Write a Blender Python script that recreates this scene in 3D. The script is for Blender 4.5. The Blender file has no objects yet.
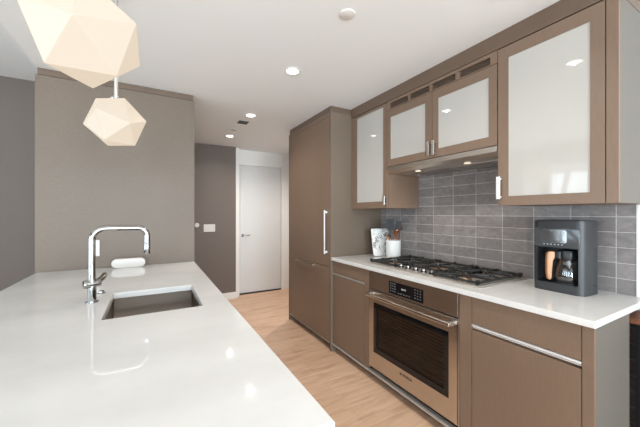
import bpy, bmesh, math, random
from mathutils import Vector, Matrix
random.seed(7)
PI = math.pi
S = bpy.context.scene
COL = S.collection

# ------------------------------------------------------------------ camera, world, light, exposure
cam_d = bpy.data.cameras.new('camera')
cam = bpy.data.objects.new('camera', cam_d)
COL.objects.link(cam)
S.camera = cam
FPX = 298.0
cam_d.sensor_fit = 'HORIZONTAL'
cam_d.sensor_width = 36.0
cam_d.lens = 36.0 * FPX / 640.0
cam_d.clip_start = 0.02
cam.location = (0, 0, 1.347)
cam.rotation_euler = (PI / 2, 0, -math.radians(29.41))

S.view_settings.view_transform = 'Standard'
S.view_settings.look = 'None'
S.view_settings.gamma = 1.0
S.view_settings.use_curve_mapping = False
S.view_settings.exposure = -0.08

W = bpy.data.worlds.new('world')
S.world = W
W.use_nodes = True
W.node_tree.nodes['Background'].inputs[0].default_value = (0.86, 0.93, 1.0, 1)
W.node_tree.nodes['Background'].inputs[1].default_value = 1.6

CEIL = 2.405      # kitchen ceiling
HI = 2.75         # living room ceiling
XL, XR = -3.6, 2.165
YB = -3.4


def area(name, loc, rot, sx, sy, power, color):
    l = bpy.data.lights.new(name, 'AREA')
    l.shape = 'RECTANGLE'
    l.size, l.size_y, l.energy, l.color = sx, sy, power, color
    o = bpy.data.objects.new(name, l)
    COL.objects.link(o)
    o.location, o.rotation_euler = loc, rot
    return o


DAY = (0.78, 0.90, 1.0)
# daylight standing just outside each window, shining in
WINS_L = [(-2.9, -1.2), (-0.8, 0.7), (0.95, 2.1), (2.38, 3.06), (3.17, 3.53)]    # left wall: y ranges
WINS_B = [(-3.3, -1.9), (-1.7, -0.2), (0.0, 1.8)]                       # back wall: x ranges
WZ = (0.30, 2.36)
for a, b in WINS_L:
    area('window_daylight', (XL - 0.6, (a + b) / 2, (WZ[0] + WZ[1]) / 2), (0, -PI / 2 - math.radians(25), 0),
         WZ[1] - WZ[0], b - a, 14 * (b - a) * (WZ[1] - WZ[0]), DAY)
for a, b in WINS_B:
    area('window_daylight', ((a + b) / 2, YB - 0.75, (WZ[0] + WZ[1]) / 2), (PI / 2 + math.radians(32), 0, 0),
         b - a, WZ[1] - WZ[0], 75 * (b - a) * (WZ[1] - WZ[0]), DAY)
DOWN = [(0.97, 0.94), (0.908, 2.026), (0.925, 3.161), (0.923, 4.145), (1.93, 3.85), (0.95, -0.4)]  # the one behind the refrigerator is added, unseen, to brighten the hall
POW = [30, 26, 34, 36, 80, 18]
WARM = (1.0, 0.94, 0.88)
for (x, y), pw in zip(DOWN, POW):
    l = bpy.data.lights.new('downlight_beam', 'SPOT')
    l.energy, l.color, l.spot_size, l.spot_blend, l.shadow_soft_size = pw, WARM, math.radians(150), 0.9, 0.012
    o = bpy.data.objects.new('downlight_beam', l)
    COL.objects.link(o)
    o.location = (x, y, CEIL - 0.009)


# ------------------------------------------------------------------ materials
def mat(name, color, rough=0.5, metal=0.0, **kw):
    m = bpy.data.materials.new(name)
    m.use_nodes = True
    b = m.node_tree.nodes['Principled BSDF']
    b.inputs['Base Color'].default_value = (*color, 1)
    b.inputs['Roughness'].default_value = rough
    b.inputs['Metallic'].default_value = metal
    for k, v in kw.items():
        k = k.replace('_', ' ')
        b.inputs[k].default_value = v
    return m


def srgb(r, g, b):
    f = lambda c: (c / 255 / 12.92) if c <= 10 else ((c / 255 + 0.055) / 1.055) ** 2.4
    return (f(r), f(g), f(b))


def nodes(m):
    t = m.node_tree
    return t, t.nodes, t.links, t.nodes['Principled BSDF']


def coords(t, scale, rot=(0, 0, 0)):
    tc = t.nodes.new('ShaderNodeTexCoord')
    mp = t.nodes.new('ShaderNodeMapping')
    mp.inputs['Scale'].default_value = scale
    mp.inputs['Rotation'].default_value = rot
    t.links.new(tc.outputs['Object'], mp.inputs['Vector'])
    return mp


def ramp(t, c0, c1, p0=0.3, p1=0.7):
    r = t.nodes.new('ShaderNodeValToRGB')
    r.color_ramp.elements[0].position, r.color_ramp.elements[0].color = p0, (*c0, 1)
    r.color_ramp.elements[1].position, r.color_ramp.elements[1].color = p1, (*c1, 1)
    return r


def noise(t, mp, scale, detail=4, rough=0.55):
    n = t.nodes.new('ShaderNodeTexNoise')
    n.inputs['Scale'].default_value = scale
    n.inputs['Detail'].default_value = detail
    n.inputs['Roughness'].default_value = rough
    t.links.new(mp.outputs[0], n.inputs['Vector'])
    return n


def bump(t, src, strength, dist, b):
    bp = t.nodes.new('ShaderNodeBump')
    bp.inputs['Strength'].default_value = strength
    bp.inputs['Distance'].default_value = dist
    t.links.new(src, bp.inputs['Height'])
    t.links.new(bp.outputs[0], b.inputs['Normal'])


def wood(name, c, var=0.10, grain=(60, 60, 2.2), rough=0.38):
    """fine straight grain stretched along the axis with the small scale"""
    m = mat(name, c, rough)
    t, n, l, b = nodes(m)
    mp = coords(t, grain)
    a = noise(t, mp, 2.2, 6, 0.65)
    r = ramp(t, tuple(v * (1 - var * 1.6) for v in c), tuple(v * (1 + var) for v in c), 0.32, 0.68)
    l.new(a.outputs['Fac'], r.inputs[0])
    mp2 = coords(t, (1.2, 1.2, 0.5))
    a2 = noise(t, mp2, 1.6, 2)
    mix = n.new('ShaderNodeMix')
    mix.data_type, mix.blend_type = 'RGBA', 'MULTIPLY'
    mix.inputs[0].default_value = 0.35
    r2 = ramp(t, (0.82, 0.80, 0.78), (1, 1, 1), 0.35, 0.65)
    l.new(a2.outputs['Fac'], r2.inputs[0])
    l.new(r.outputs[0], mix.inputs[6])
    l.new(r2.outputs[0], mix.inputs[7])
    l.new(mix.outputs[2], b.inputs['Base Color'])
    bump(t, a.outputs['Fac'], 0.12, 0.0006, b)
    return m


M = {}
CABC = srgb(125, 103, 86)
M['cab'] = wood('brown_cabinet_wood', CABC, 0.05, (70, 70, 6))
M['panel'] = wood('taupe_weave_wood', srgb(113, 98, 84), 0.14, (140, 140, 30), 0.5)
M['end'] = wood('daylit_grey_weave_wood', srgb(108, 102, 94), 0.08, (140, 140, 30), 0.5)  # end panels: grey cast of cool daylight put into the wood colour
M['crown'] = wood('brown_crown_wood', srgb(104, 86, 72), 0.04, (3, 3, 50))
M['dark'] = mat('recess_shade_black', (0.012, 0.011, 0.010), 0.7)  # near-black standing for the shade behind vent slats
M['toe'] = mat('dark_toe_kick', (0.010, 0.008, 0.007), 0.6)
M['white_trim'] = mat('white_trim_paint', srgb(226, 223, 218), 0.4)
M['doorpaint'] = mat('white_door_paint', srgb(206, 205, 203), 0.38)
M['plastic'] = mat('white_plastic', srgb(204, 198, 191), 0.35)
M['chrome'] = mat('polished_chrome', (0.43, 0.425, 0.42), 0.07, 1.0)
M['brushed'] = mat('brushed_aluminium', (0.72, 0.69, 0.65), 0.28, 1.0)
M['lightmetal'] = mat('satin_light_metal', (0.85, 0.84, 0.82), 0.35, 0.4)
M['ledgemetal'] = mat('dull_grey_metal', (0.55, 0.52, 0.48), 0.4, 0.5)
M['whiteglass'] = mat('white_back_painted_glass', srgb(184, 180, 173), 0.03, 0, Coat_Weight=0.6, Coat_Roughness=0.02)
M['blackglass'] = mat('black_glass', (0.006, 0.006, 0.007), 0.05)
M['iron'] = mat('cast_iron_black', (0.018, 0.017, 0.016), 0.45)
M['knobmetal'] = mat('dark_satin_metal', (0.30, 0.28, 0.26), 0.22, 1.0)
M['brass'] = mat('brass_burner', (0.88, 0.62, 0.45), 0.35, 0.8)
M['copper'] = mat('copper', (0.80, 0.42, 0.26), 0.2, 1.0)
M['blackplastic'] = mat('black_plastic', (0.012, 0.012, 0.013), 0.3)
M['slate'] = mat('slate_grey_plastic', srgb(50, 51, 53), 0.42)
M['beech'] = wood('light_beech_wood', srgb(190, 142, 104), 0.08, (80, 80, 4))
M['walnut'] = wood('walnut_wood', srgb(120, 72, 48), 0.15, (70, 4, 70))
M['gray_silicone'] = mat('grey_silicone', srgb(88, 90, 92), 0.5)
M['ceramic'] = mat('white_ceramic', srgb(228, 226, 222), 0.15)
M['mark'] = mat('pale_printed_mark', srgb(170, 175, 180), 0.5)
M['logo'] = mat('dark_engraved_mark', (0.04, 0.025, 0.015), 0.4)
M['vent'] = mat('dark_vent_metal', srgb(70, 66, 62), 0.5)
M['bodyoak'] = mat('cabinet_interior', srgb(120, 100, 86), 0.5)


def paint(name, c, rough=0.6):
    m = mat(name, c, rough)
    t, n, l, b = nodes(m)
    a = noise(t, coords(t, (1, 1, 1)), 180, 3)
    bump(t, a.outputs['Fac'], 0.05, 0.0008, b)
    return m


M['ceil'] = paint('ceiling_paint', srgb(236, 237, 236), 0.75)
M['taupe'] = paint('taupe_wall_paint', srgb(103, 92, 84))
M['white_wall'] = paint('white_wall_paint', srgb(224, 221, 217))

# quartz
m = mat('white_quartz', srgb(232, 230, 227), 0.04, Specular_IOR_Level=0.38)
t, n, l, b = nodes(m)
a = noise(t, coords(t, (1, 1.6, 1)), 2.2, 6, 0.6)
r = ramp(t, srgb(207, 205, 202), srgb(217, 215, 212), 0.35, 0.65)
l.new(a.outputs['Fac'], r.inputs[0])
l.new(r.outputs[0], b.inputs['Base Color'])
M['quartz'] = m

# brushed stainless (grain along y)
def steel(name, c, rough, scale):
    m = mat(name, c, rough, 1.0)
    t, n, l, b = nodes(m)
    a = noise(t, coords(t, scale), 3, 3)
    return m


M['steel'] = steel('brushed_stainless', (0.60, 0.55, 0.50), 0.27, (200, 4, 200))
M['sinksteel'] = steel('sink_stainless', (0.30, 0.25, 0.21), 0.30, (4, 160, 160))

# floor: oak planks running along x
m = mat('oak_plank_floor', srgb(200, 164, 134), 0.36)
t, n, l, b = nodes(m)
mp = coords(t, (1, 1, 1))
br = n.new('ShaderNodeTexBrick')
br.offset, br.squash = 0.37, 1.0
br.inputs['Scale'].default_value = 1.0
br.inputs['Brick Width'].default_value = 1.9
br.inputs['Row Height'].default_value = 0.185
br.inputs['Mortar Size'].default_value = 0.0009
br.inputs['Mortar Smooth'].default_value = 0.1
br.inputs['Color1'].default_value = (*srgb(216, 182, 154), 1)
br.inputs['Color2'].default_value = (*srgb(206, 171, 142), 1)
br.inputs['Mortar'].default_value = (*srgb(176, 140, 112), 1)
l.new(mp.outputs[0], br.inputs['Vector'])
g = noise(t, coords(t, (1.6, 22, 22)), 1.6, 6, 0.62)
rg = ramp(t, (0.78, 0.72, 0.68), (1.06, 1.05, 1.04), 0.32, 0.66)
l.new(g.outputs['Fac'], rg.inputs[0])
mx = n.new('ShaderNodeMix')
mx.data_type, mx.blend_type = 'RGBA', 'MULTIPLY'
mx.inputs[0].default_value = 0.7
l.new(br.outputs['Color'], mx.inputs[6])
l.new(rg.outputs[0], mx.inputs[7])
k = noise(t, coords(t, (1.3, 5.5, 1)), 2.3, 4, 0.6)
rk = ramp(t, (0.72, 0.64, 0.59), (1, 1, 1), 0.34, 0.50)
l.new(k.outputs['Fac'], rk.inputs[0])
mx2 = n.new('ShaderNodeMix')
mx2.data_type, mx2.blend_type = 'RGBA', 'MULTIPLY'
mx2.inputs[0].default_value = 0.7
l.new(mx.outputs[2], mx2.inputs[6])
l.new(rk.outputs[0], mx2.inputs[7])
l.new(mx2.outputs[2], b.inputs['Base Color'])
bump(t, br.outputs['Fac'], -0.3, 0.001, b)
M['floor'] = m

# backsplash tile: stacked, 19.7 x 8.15 cm, object y -> u, z -> v
m = mat('grey_slate_tile', srgb(128, 123, 121), 0.38)
t, n, l, b = nodes(m)
tc = n.new('ShaderNodeTexCoord')
sp = n.new('ShaderNodeSeparateXYZ')
cb = n.new('ShaderNodeCombineXYZ')
l.new(tc.outputs['Object'], sp.inputs[0])
def shift(out, d):
    a = n.new('ShaderNodeMath'); a.operation = 'ADD'; a.inputs[1].default_value = d
    l.new(out, a.inputs[0]); return a.outputs[0]
l.new(shift(sp.outputs['Y'], -0.0162 + 10 * 0.1972), cb.inputs[0])
l.new(shift(sp.outputs['Z'], -0.9215 + 20 * 0.0816), cb.inputs[1])
br = n.new('ShaderNodeTexBrick')
br.offset, br.squash = 0.0, 1.0
br.inputs['Scale'].default_value = 1.0
br.inputs['Brick Width'].default_value = 0.1972
br.inputs['Row Height'].default_value = 0.0816
br.inputs['Mortar Size'].default_value = 0.0016
br.inputs['Mortar Smooth'].default_value = 0.2
br.inputs['Color1'].default_value = (*srgb(141, 134, 131), 1)
br.inputs['Color2'].default_value = (*srgb(120, 114, 112), 1)
br.inputs['Mortar'].default_value = (*srgb(196, 193, 189), 1)
l.new(cb.outputs[0], br.inputs['Vector'])
a = noise(t, coords(t, (1, 6, 11)), 2.4, 8, 0.74)
a.inputs['Distortion'].default_value = 0.8
ra = ramp(t, (0.74, 0.74, 0.75), (1.2, 1.2, 1.2), 0.36, 0.64)
l.new(a.outputs['Fac'], ra.inputs[0])
mx = n.new('ShaderNodeMix')
mx.data_type, mx.blend_type = 'RGBA', 'MULTIPLY'
mx.inputs[0].default_value = 0.8
l.new(br.outputs['Color'], mx.inputs[6])
l.new(ra.outputs[0], mx.inputs[7])
l.new(mx.outputs[2], b.inputs['Base Color'])
bump(t, br.outputs['Fac'], -0.5, 0.0015, b)
M['tile'] = m

# white board with grey botanical print
m = mat('botanical_print', srgb(238, 236, 232), 0.35)
t, n, l, b = nodes(m)
mp = coords(t, (1, 1, 1))
v = n.new('ShaderNodeTexVoronoi')
v.feature = 'DISTANCE_TO_EDGE'
v.inputs['Scale'].default_value = 26
nn = noise(t, mp, 9, 4)
mxv = n.new('ShaderNodeMix'); mxv.data_type = 'VECTOR'; mxv.inputs[0].default_value = 0.25
l.new(mp.outputs[0], mxv.inputs[4]); l.new(nn.outputs['Color'], mxv.inputs[5])
l.new(mxv.outputs[1], v.inputs['Vector'])
r = ramp(t, srgb(88, 80, 70), srgb(240, 238, 234), 0.03, 0.14)
l.new(v.outputs['Distance'], r.inputs[0])
nb = noise(t, mp, 11, 3)
r2 = ramp(t, (1, 1, 1), (0, 0, 0), 0.45, 0.55)
l.new(nb.outputs['Fac'], r2.inputs[0])
mx = n.new('ShaderNodeMix'); mx.data_type = 'RGBA'
l.new(r2.outputs[0], mx.inputs[0])
l.new(r.outputs[0], mx.inputs[6])
mx.inputs[7].default_value = (*srgb(240, 238, 234), 1)
l.new(mx.outputs[2], b.inputs['Base Color'])
M['print'] = m


def emis(name, color, strength, base=(0.8, 0.8, 0.8)):
    m = mat(name, base, 0.35)
    b = m.node_tree.nodes['Principled BSDF']
    b.inputs['Emission Color'].default_value = (*color, 1)
    b.inputs['Emission Strength'].default_value = strength
    return m


M['lamp'] = emis('downlight_glow', (1.0, 0.93, 0.84), 9)
M['shade'] = emis('lit_opal_glass', (1.0, 0.81, 0.61), 0.66, (0.16, 0.155, 0.14))
M['hoodlamp'] = emis('hood_lamp_glow', (1.0, 0.80, 0.55), 0.7)

# clear glass
def glassmat(name, tint, alpha):
    m = bpy.data.materials.new(name)
    m.use_nodes = True
    t = m.node_tree
    t.nodes.clear()
    o = t.nodes.new('ShaderNodeOutputMaterial')
    mx = t.nodes.new('ShaderNodeMixShader')
    tr = t.nodes.new('ShaderNodeBsdfTransparent')
    gl = t.nodes.new('ShaderNodeBsdfGlossy')
    gl.inputs['Roughness'].default_value = 0.02
    tr.inputs[0].default_value = (*tint, 1)
    mx.inputs[0].default_value = alpha
    t.links.new(tr.outputs[0], mx.inputs[1])
    t.links.new(gl.outputs[0], mx.inputs[2])
    t.links.new(mx.outputs[0], o.inputs[0])
    return m


M['pane'] = glassmat('window_glass', (0.97, 0.98, 0.98), 0.06)
M['ovenglass'] = glassmat('smoked_oven_glass', (0.50, 0.43, 0.37), 0.05)
M['carafe'] = glassmat('carafe_glass', (0.80, 0.82, 0.84), 0.22)


# ------------------------------------------------------------------ mesh helpers
def new():
    return bmesh.new()


def box(bm, x0, x1, y0, y1, z0, z1, bev=0.0, seg=2):
    r = bmesh.ops.create_cube(bm, size=1.0)
    vs = r['verts']
    for v in vs:
        v.co = Vector(((x0 + x1) / 2 + v.co.x * (x1 - x0), (y0 + y1) / 2 + v.co.y * (y1 - y0),
                       (z0 + z1) / 2 + v.co.z * (z1 - z0)))
    if bev > 0:
        es = set()
        for v in vs:
            es.update(v.link_edges)
        bmesh.ops.bevel(bm, geom=list(es), offset=bev, segments=seg, affect='EDGES', profile=0.5)
    return bm


def cyl(bm, c, r, h, axis='z', seg=28, r2=None, bev=0.0):
    """cylinder from c, going h along the axis"""
    q = bmesh.ops.create_cone(bm, cap_ends=True, segments=seg, radius1=r, radius2=r if r2 is None else r2, depth=abs(h))
    mt = {'z': Matrix(), 'x': Matrix.Rotation(PI / 2, 4, 'Y'), 'y': Matrix.Rotation(-PI / 2, 4, 'X')}[axis]
    off = {'z': Vector((0, 0, h / 2)), 'x': Vector((h / 2, 0, 0)), 'y': Vector((0, h / 2, 0))}[axis]
    for v in q['verts']:
        v.co = mt @ v.co + off + Vector(c)
    if bev > 0:
        es = [e for e in {e for v in q['verts'] for e in v.link_edges} if len(e.link_faces) == 2 and any(len(f.verts) > 4 for f in e.link_faces)]
        bmesh.ops.bevel(bm, geom=es, offset=bev, segments=2, affect='EDGES', profile=0.5)
    return bm


def lathe(bm, prof, c=(0, 0, 0), seg=40, a0=0.0, a1=2 * PI):
    full = abs(a1 - a0 - 2 * PI) < 1e-6
    n = seg if full else seg + 1
    rings = []
    for r, z in prof:
        rings.append([bm.verts.new((c[0] + r * math.cos(a0 + (a1 - a0) * i / seg), c[1] + r * math.sin(a0 + (a1 - a0) * i / seg), c[2] + z)) for i in range(n)])
    for a, b in zip(rings, rings[1:]):
        for i in range(seg):
            j = (i + 1) % n
            bm.faces.new((a[i], a[j], b[j], b[i]))
    return bm


def tube(bm, pts, r, seg=14, caps=True):
    """tube along a polyline; r a number or list"""
    pts = [Vector(p) for p in pts]
    rr = r if isinstance(r, (list, tuple)) else [r] * len(pts)
    rings = []
    up = Vector((0, 0, 1))
    t0 = (pts[1] - pts[0]).normalized()
    nrm = t0.cross(up if abs(t0.z) < 0.9 else Vector((1, 0, 0))).normalized()
    for i, p in enumerate(pts):
        if i == 0: t = t0
        elif i == len(pts) - 1: t = (pts[i] - pts[i - 1]).normalized()
        else: t = ((pts[i + 1] - p).normalized() + (p - pts[i - 1]).normalized()).normalized()
        nrm = (nrm - t * nrm.dot(t)).normalized()
        bn = t.cross(nrm)
        rings.append([bm.verts.new(p + (nrm * math.cos(2 * PI * k / seg) + bn * math.sin(2 * PI * k / seg)) * rr[i]) for k in range(seg)])
    for a, b in zip(rings, rings[1:]):
        for k in range(seg):
            bm.faces.new((a[k], a[(k + 1) % seg], b[(k + 1) % seg], b[k]))
    if caps:
        bm.faces.new(rings[0][::-1])
        bm.faces.new(rings[-1])
    return bm


def prism(bm, poly, d0, d1, axis='y', bev=0.0):
    """polygon (a,b) extruded along the axis: y -> (x,z), x -> (y,z), z -> (x,y)"""
    def P(a, b, d):
        return {'y': (a, d, b), 'x': (d, a, b), 'z': (a, b, d)}[axis]
    A = [bm.verts.new(P(a, b, d0)) for a, b in poly]
    B = [bm.verts.new(P(a, b, d1)) for a, b in poly]
    fs = [bm.faces.new(A[::-1]), bm.faces.new(B)]
    nn = len(poly)
    for i in range(nn):
        bm.faces.new((A[i], A[(i + 1) % nn], B[(i + 1) % nn], B[i]))
    bmesh.ops.recalc_face_normals(bm, faces=bm.faces[:])
    if bev > 0:
        es = {e for f in fs for e in f.edges}
        bmesh.ops.bevel(bm, geom=list(es), offset=bev, segments=3, affect='EDGES', profile=0.5)
    return bm


def rrect(w, h, r, cx=0, cy=0, seg=7):
    pts = []
    for (sx, sy, a) in ((1, 1, 0), (-1, 1, PI / 2), (-1, -1, PI), (1, -1, 1.5 * PI)):
        for i in range(seg + 1):
            t = a + PI / 2 * i / seg
            pts.append((cx + sx * (w / 2 - r) + r * math.cos(t), cy + sy * (h / 2 - r) + r * math.sin(t)))
    return pts


def ring_slab(bm, outer, inner, z0, z1, axis='z'):
    """rectangle frame (x0,x1,y0,y1) with a rectangular hole, thickness z0..z1"""
    def P(a, b, d):
        return {'z': (a, b, d), 'x': (d, a, b)}[axis]
    def c(q, z):
        return [bm.verts.new(P(a, b, z)) for a, b in ((q[0], q[2]), (q[1], q[2]), (q[1], q[3]), (q[0], q[3]))]
    ot, it, ob, ib = c(outer, z1), c(inner, z1), c(outer, z0), c(inner, z0)
    for i in range(4):
        j = (i + 1) % 4
        bm.faces.new((ot[i], ot[j], it[j], it[i]))
        bm.faces.new((ob[j], ob[i], ib[i], ib[j]))
        bm.faces.new((ob[i], ob[j], ot[j], ot[i]))
        bm.faces.new((ib[j], ib[i], it[i], it[j]))
    bmesh.ops.recalc_face_normals(bm, faces=bm.faces[:])
    return bm


def obj(name, bm, material, parent=None, smooth=None, local=False):
    """link bm as ONE object; vertices are world coordinates unless local"""
    me = bpy.data.meshes.new(name)
    org = Vector((0, 0, 0))
    p = parent
    while p is not None:
        org += p.location
        p = p.parent
    if not local and org.length > 0:
        bmesh.ops.translate(bm, verts=bm.verts[:], vec=-org)
    bm.normal_update()
    if smooth is not None:
        for f in bm.faces:
            f.smooth = True
        for e in bm.edges:
            if len(e.link_faces) == 2 and e.calc_face_angle(0) > math.radians(smooth):
                e.smooth = False
    bm.to_mesh(me)
    bm.free()
    me.materials.append(M[material] if isinstance(material, str) else material)
    o = bpy.data.objects.new(name, me)
    COL.objects.link(o)
    o.parent = parent
    return o


def thing(name, label, cat, loc=(0, 0, 0), rotz=0.0, group=None):
    o = bpy.data.objects.new(name, None)
    o.empty_display_size = 0.05
    COL.objects.link(o)
    o.location, o.rotation_euler = loc, (0, 0, rotz)
    o['label'], o['category'] = label, cat
    if group: o['group'] = group
    return o


def tag(o, label, cat, group=None):
    o['label'], o['category'] = label, cat
    if group: o['group'] = group
    return o


def struct(name, bm, m, parent=None, smooth=None):
    o = obj(name, bm, m, parent, smooth)
    o['kind'] = 'structure'
    return o


def dup(root, loc, label, group=None):
    r = root.copy()
    COL.objects.link(r)
    r.location = loc
    r['label'] = label
    if group: r['group'] = group
    for ch in list(root.children):
        c = ch.copy()
        COL.objects.link(c)
        c.parent = r
        for g_ in ch.children:
            d = g_.copy()
            COL.objects.link(d)
            d.parent = c
    return r


# ------------------------------------------------------------------ the room
struct('floor', box(new(), XL - 0.1, XR + 0.1, YB - 0.1, 5.2, -0.1, 0), 'floor')
bm = new()
box(bm, -0.73, XR + 0.1, YB - 0.1, 5.2, CEIL, HI + 0.1)
struct('ceiling', bm, 'ceil')
struct('ceiling_living_room', box(new(), XL - 0.1, -0.731, YB - 0.1, 4.35, HI, HI + 0.1), 'ceil')
struct('wall_right', box(new(), XR, XR + 0.1, YB - 0.1, 5.2, 0, CEIL), 'white_wall')
struct('wall_hall', box(new(), 0.33, 1.165, 4.80, 4.92, 0, CEIL), 'taupe')
struct('wall_partition', box(new(), -0.73, 0.328, 3.52, 5.2, 0, CEIL), 'taupe')
struct('wall_living_room', box(new(), XL, -0.732, 4.24, 4.35, 0, HI), 'taupe')

# door wall with its opening
bm = new()
YD = 4.95
box(bm, 1.167, 1.225, YD - 0.12, YD + 0.1, 0, CEIL)
box(bm, 2.03, XR - 0.001, YD, YD + 0.1, 0, CEIL)
box(bm, 1.226, 2.029, YD, YD + 0.1, 2.185, CEIL)
struct('wall_far', bm, 'white_wall')

d = struct('door_1', box(new(), 1.262, 1.995, YD + 0.012, YD + 0.05, 0.02, 2.150, 0.002), 'doorpaint')
bm = new()
ring = [(1.2255, 1.258), (1.999, 2.0295)]
for a, b_ in ring:
    box(bm, a, b_, YD - 0.012, YD + 0.06, 0, 2.184, 0.002)
box(bm, 1.259, 1.998, YD - 0.012, YD + 0.06, 2.154, 2.184, 0.002)
struct('door_frame', bm, 'white_trim', d)
bm = new()
cyl(bm, (1.312, YD + 0.012, 0.985), 0.027, -0.012, 'y', bev=0.002)
tube(bm, [(1.312, YD, 0.985), (1.312, YD - 0.045, 0.985), (1.325, YD - 0.05, 0.985), (1.42, YD - 0.05, 0.985)], 0.0095, 12)
struct('door_handle', bm, mat('dark_nickel', (0.30, 0.29, 0.28), 0.25, 1.0), d, 40)
struct('door_threshold', box(new(), 1.259, 1.998, YD - 0.01, YD + 0.06, 0, 0.016), M['toe'], d)

struct('baseboard_hall', box(new(), 0.33, 1.166, 4.785, 4.7995, 0, 0.10, 0.003), 'white_trim')

# back and left walls with window openings
def wall_with_windows(name, wins, z, lo, hi, put, height, thick):
    bm = new()
    cuts = sorted(wins)
    p = lo
    for a, b_ in cuts:
        put(bm, p, a, 0, height); put(bm, a, b_, 0, z[0]); put(bm, a, b_, z[1], height); p = b_
    put(bm, p, hi, 0, height)
    return struct(name, bm, 'taupe')


wall_with_windows('wall_left', WINS_L, WZ, YB, 4.24, lambda bm, a, b_, z0, z1: box(bm, XL - 0.1, XL, a, b_, z0, z1), HI, 0.1)
wall_with_windows('wall_back', WINS_B, WZ, XL, XR, lambda bm, a, b_, z0, z1: box(bm, a, b_, YB - 0.1, YB, z0, z1), HI if False else CEIL, 0.1)
struct('wall_back_upper', box(new(), XL, -0.735, YB - 0.1, YB, CEIL, HI), 'taupe')
wi = 0
for a, b_ in WINS_L:
    wi += 1
    bm = new()
    ring_slab(bm, (a, b_, WZ[0], WZ[1]), (a + 0.04, b_ - 0.04, WZ[0] + 0.04, WZ[1] - 0.04), XL - 0.09, XL - 0.02, 'x')
    w = struct('window_%d' % wi, bm, 'white_trim')
    struct('window_pane', box(new(), XL - 0.06, XL - 0.054, a + 0.04, b_ - 0.04, WZ[0] + 0.04, WZ[1] - 0.04), 'pane', w)
for a, b_ in WINS_B:
    wi += 1
    bm = new()
    box(bm, a, a + 0.04, YB - 0.09, YB - 0.02, *WZ); box(bm, b_ - 0.04, b_, YB - 0.09, YB - 0.02, *WZ)
    box(bm, a + 0.04, b_ - 0.04, YB - 0.09, YB - 0.02, WZ[0], WZ[0] + 0.04); box(bm, a + 0.04, b_ - 0.04, YB - 0.09, YB - 0.02, WZ[1] - 0.04, WZ[1])
    w = struct('window_%d' % wi, bm, 'white_trim')
    struct('window_pane', box(new(), a + 0.04, b_ - 0.04, YB - 0.06, YB - 0.054, WZ[0] + 0.04, WZ[1] - 0.04), 'pane', w)

# ------------------------------------------------------------------ dimensions of the run
CT, CB = 0.92, 0.89          # counter top, underside
YN, YF = 0.49, 2.48          # near and far end of the run
FX = 1.545                   # base door faces
UX = 1.765                   # upper door faces
UZ0, UZ1 = 1.394, 2.306      # upper cabinets
G = 0.0015                   # reveal between fronts

# tiled splashback, behind counter and down past its end
tb = obj('tile_backsplash', box(new(), XR - 0.012, XR - 0.001, 0.532, YF - 0.002, 0.0, 1.78), 'tile')
tag(tb, 'grey stone tile backsplash in stacked rows behind the cooktop', 'backsplash')
te = struct('trim_1', box(new(), XR - 0.014, XR - 0.001, 0.523, 0.5315, CT + 0.001, 1.39), 'white_trim')

# crown that runs along the cabinets
bm = new()
box(bm, UX - 0.002, UX + 0.02, YN, YF - 0.001, UZ1 + 0.003, CEIL - 0.001, 0.001)
box(bm, UX + 0.021, XR - 0.001, YN, YN + 0.02, UZ1 + 0.003, CEIL - 0.001, 0.001)
struct('trim_2', bm, 'crown')
bm = new()
box(bm, 1.527, 1.545, YF + 0.012, 3.49, 2.345, CEIL - 0.001, 0.001)
box(bm, 1.5455, XR - 0.001, YF + 0.012, YF + 0.03, 2.345, CEIL - 0.001, 0.001)
struct('trim_3', bm, 'crown')

# ------------------------------------------------------------------ refrigerator cabinet
t = thing('refrigerator_cabinet', 'tall built-in refrigerator behind brown wood doors beside the hallway', 'refrigerator', (1.85, 2.99, 0))
obj('side_panel', box(new(), 1.518, XR - 0.002, YF, YF + 0.022, 0.0, 2.343, 0.001), 'panel', t)
obj('side_panel', box(new(), 1.518, XR - 0.002, 3.478, 3.50, 0.0, 2.343, 0.001), 'panel', t)
obj('body', box(new(), 1.56, XR - 0.002, YF + 0.024, 3.476, 0.10, 2.343), 'bodyoak', t)
obj('toe_kick', box(new(), 1.63, 1.65, YF + 0.024, 3.476, 0.0, 0.098), 'toe', t)
obj('plinth_strip', box(new(), 1.520, 1.558, YF + 0.024, 3.476, 0.074, 0.083), 'ledgemetal', t)
obj('top_rail', box(new(), 1.520, 1.558, YF + 0.024, 3.476, 2.306, 2.343, 0.001), 'cab', t)
d = obj('door', box(new(), 1.520, 1.558, YF + 0.026, 3.474, 0.822, 2.303, 0.001), 'cab', t)
bm = new()
box(bm, 1.487, 1.495, 2.548, 2.566, 0.945, 1.38, 0.002)
box(bm, 1.495, 1.520, 2.550, 2.560, 0.955, 0.975)
box(bm, 1.495, 1.520, 2.550, 2.560, 1.350, 1.370)
obj('handle', bm, 'lightmetal', d)
d = obj('freezer_drawer', box(new(), 1.520, 1.558, YF + 0.026, 3.474, 0.088, 0.817, 0.001), 'cab', t)
bm = new()
box(bm, 1.490, 1.497, 2.80, 3.25, 0.790, 0.806, 0.002)
box(bm, 1.497, 1.520, 2.81, 2.83, 0.793, 0.803)
box(bm, 1.497, 1.520, 3.22, 3.24, 0.793, 0.803)
obj('handle', bm, 'brushed', d)

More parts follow.
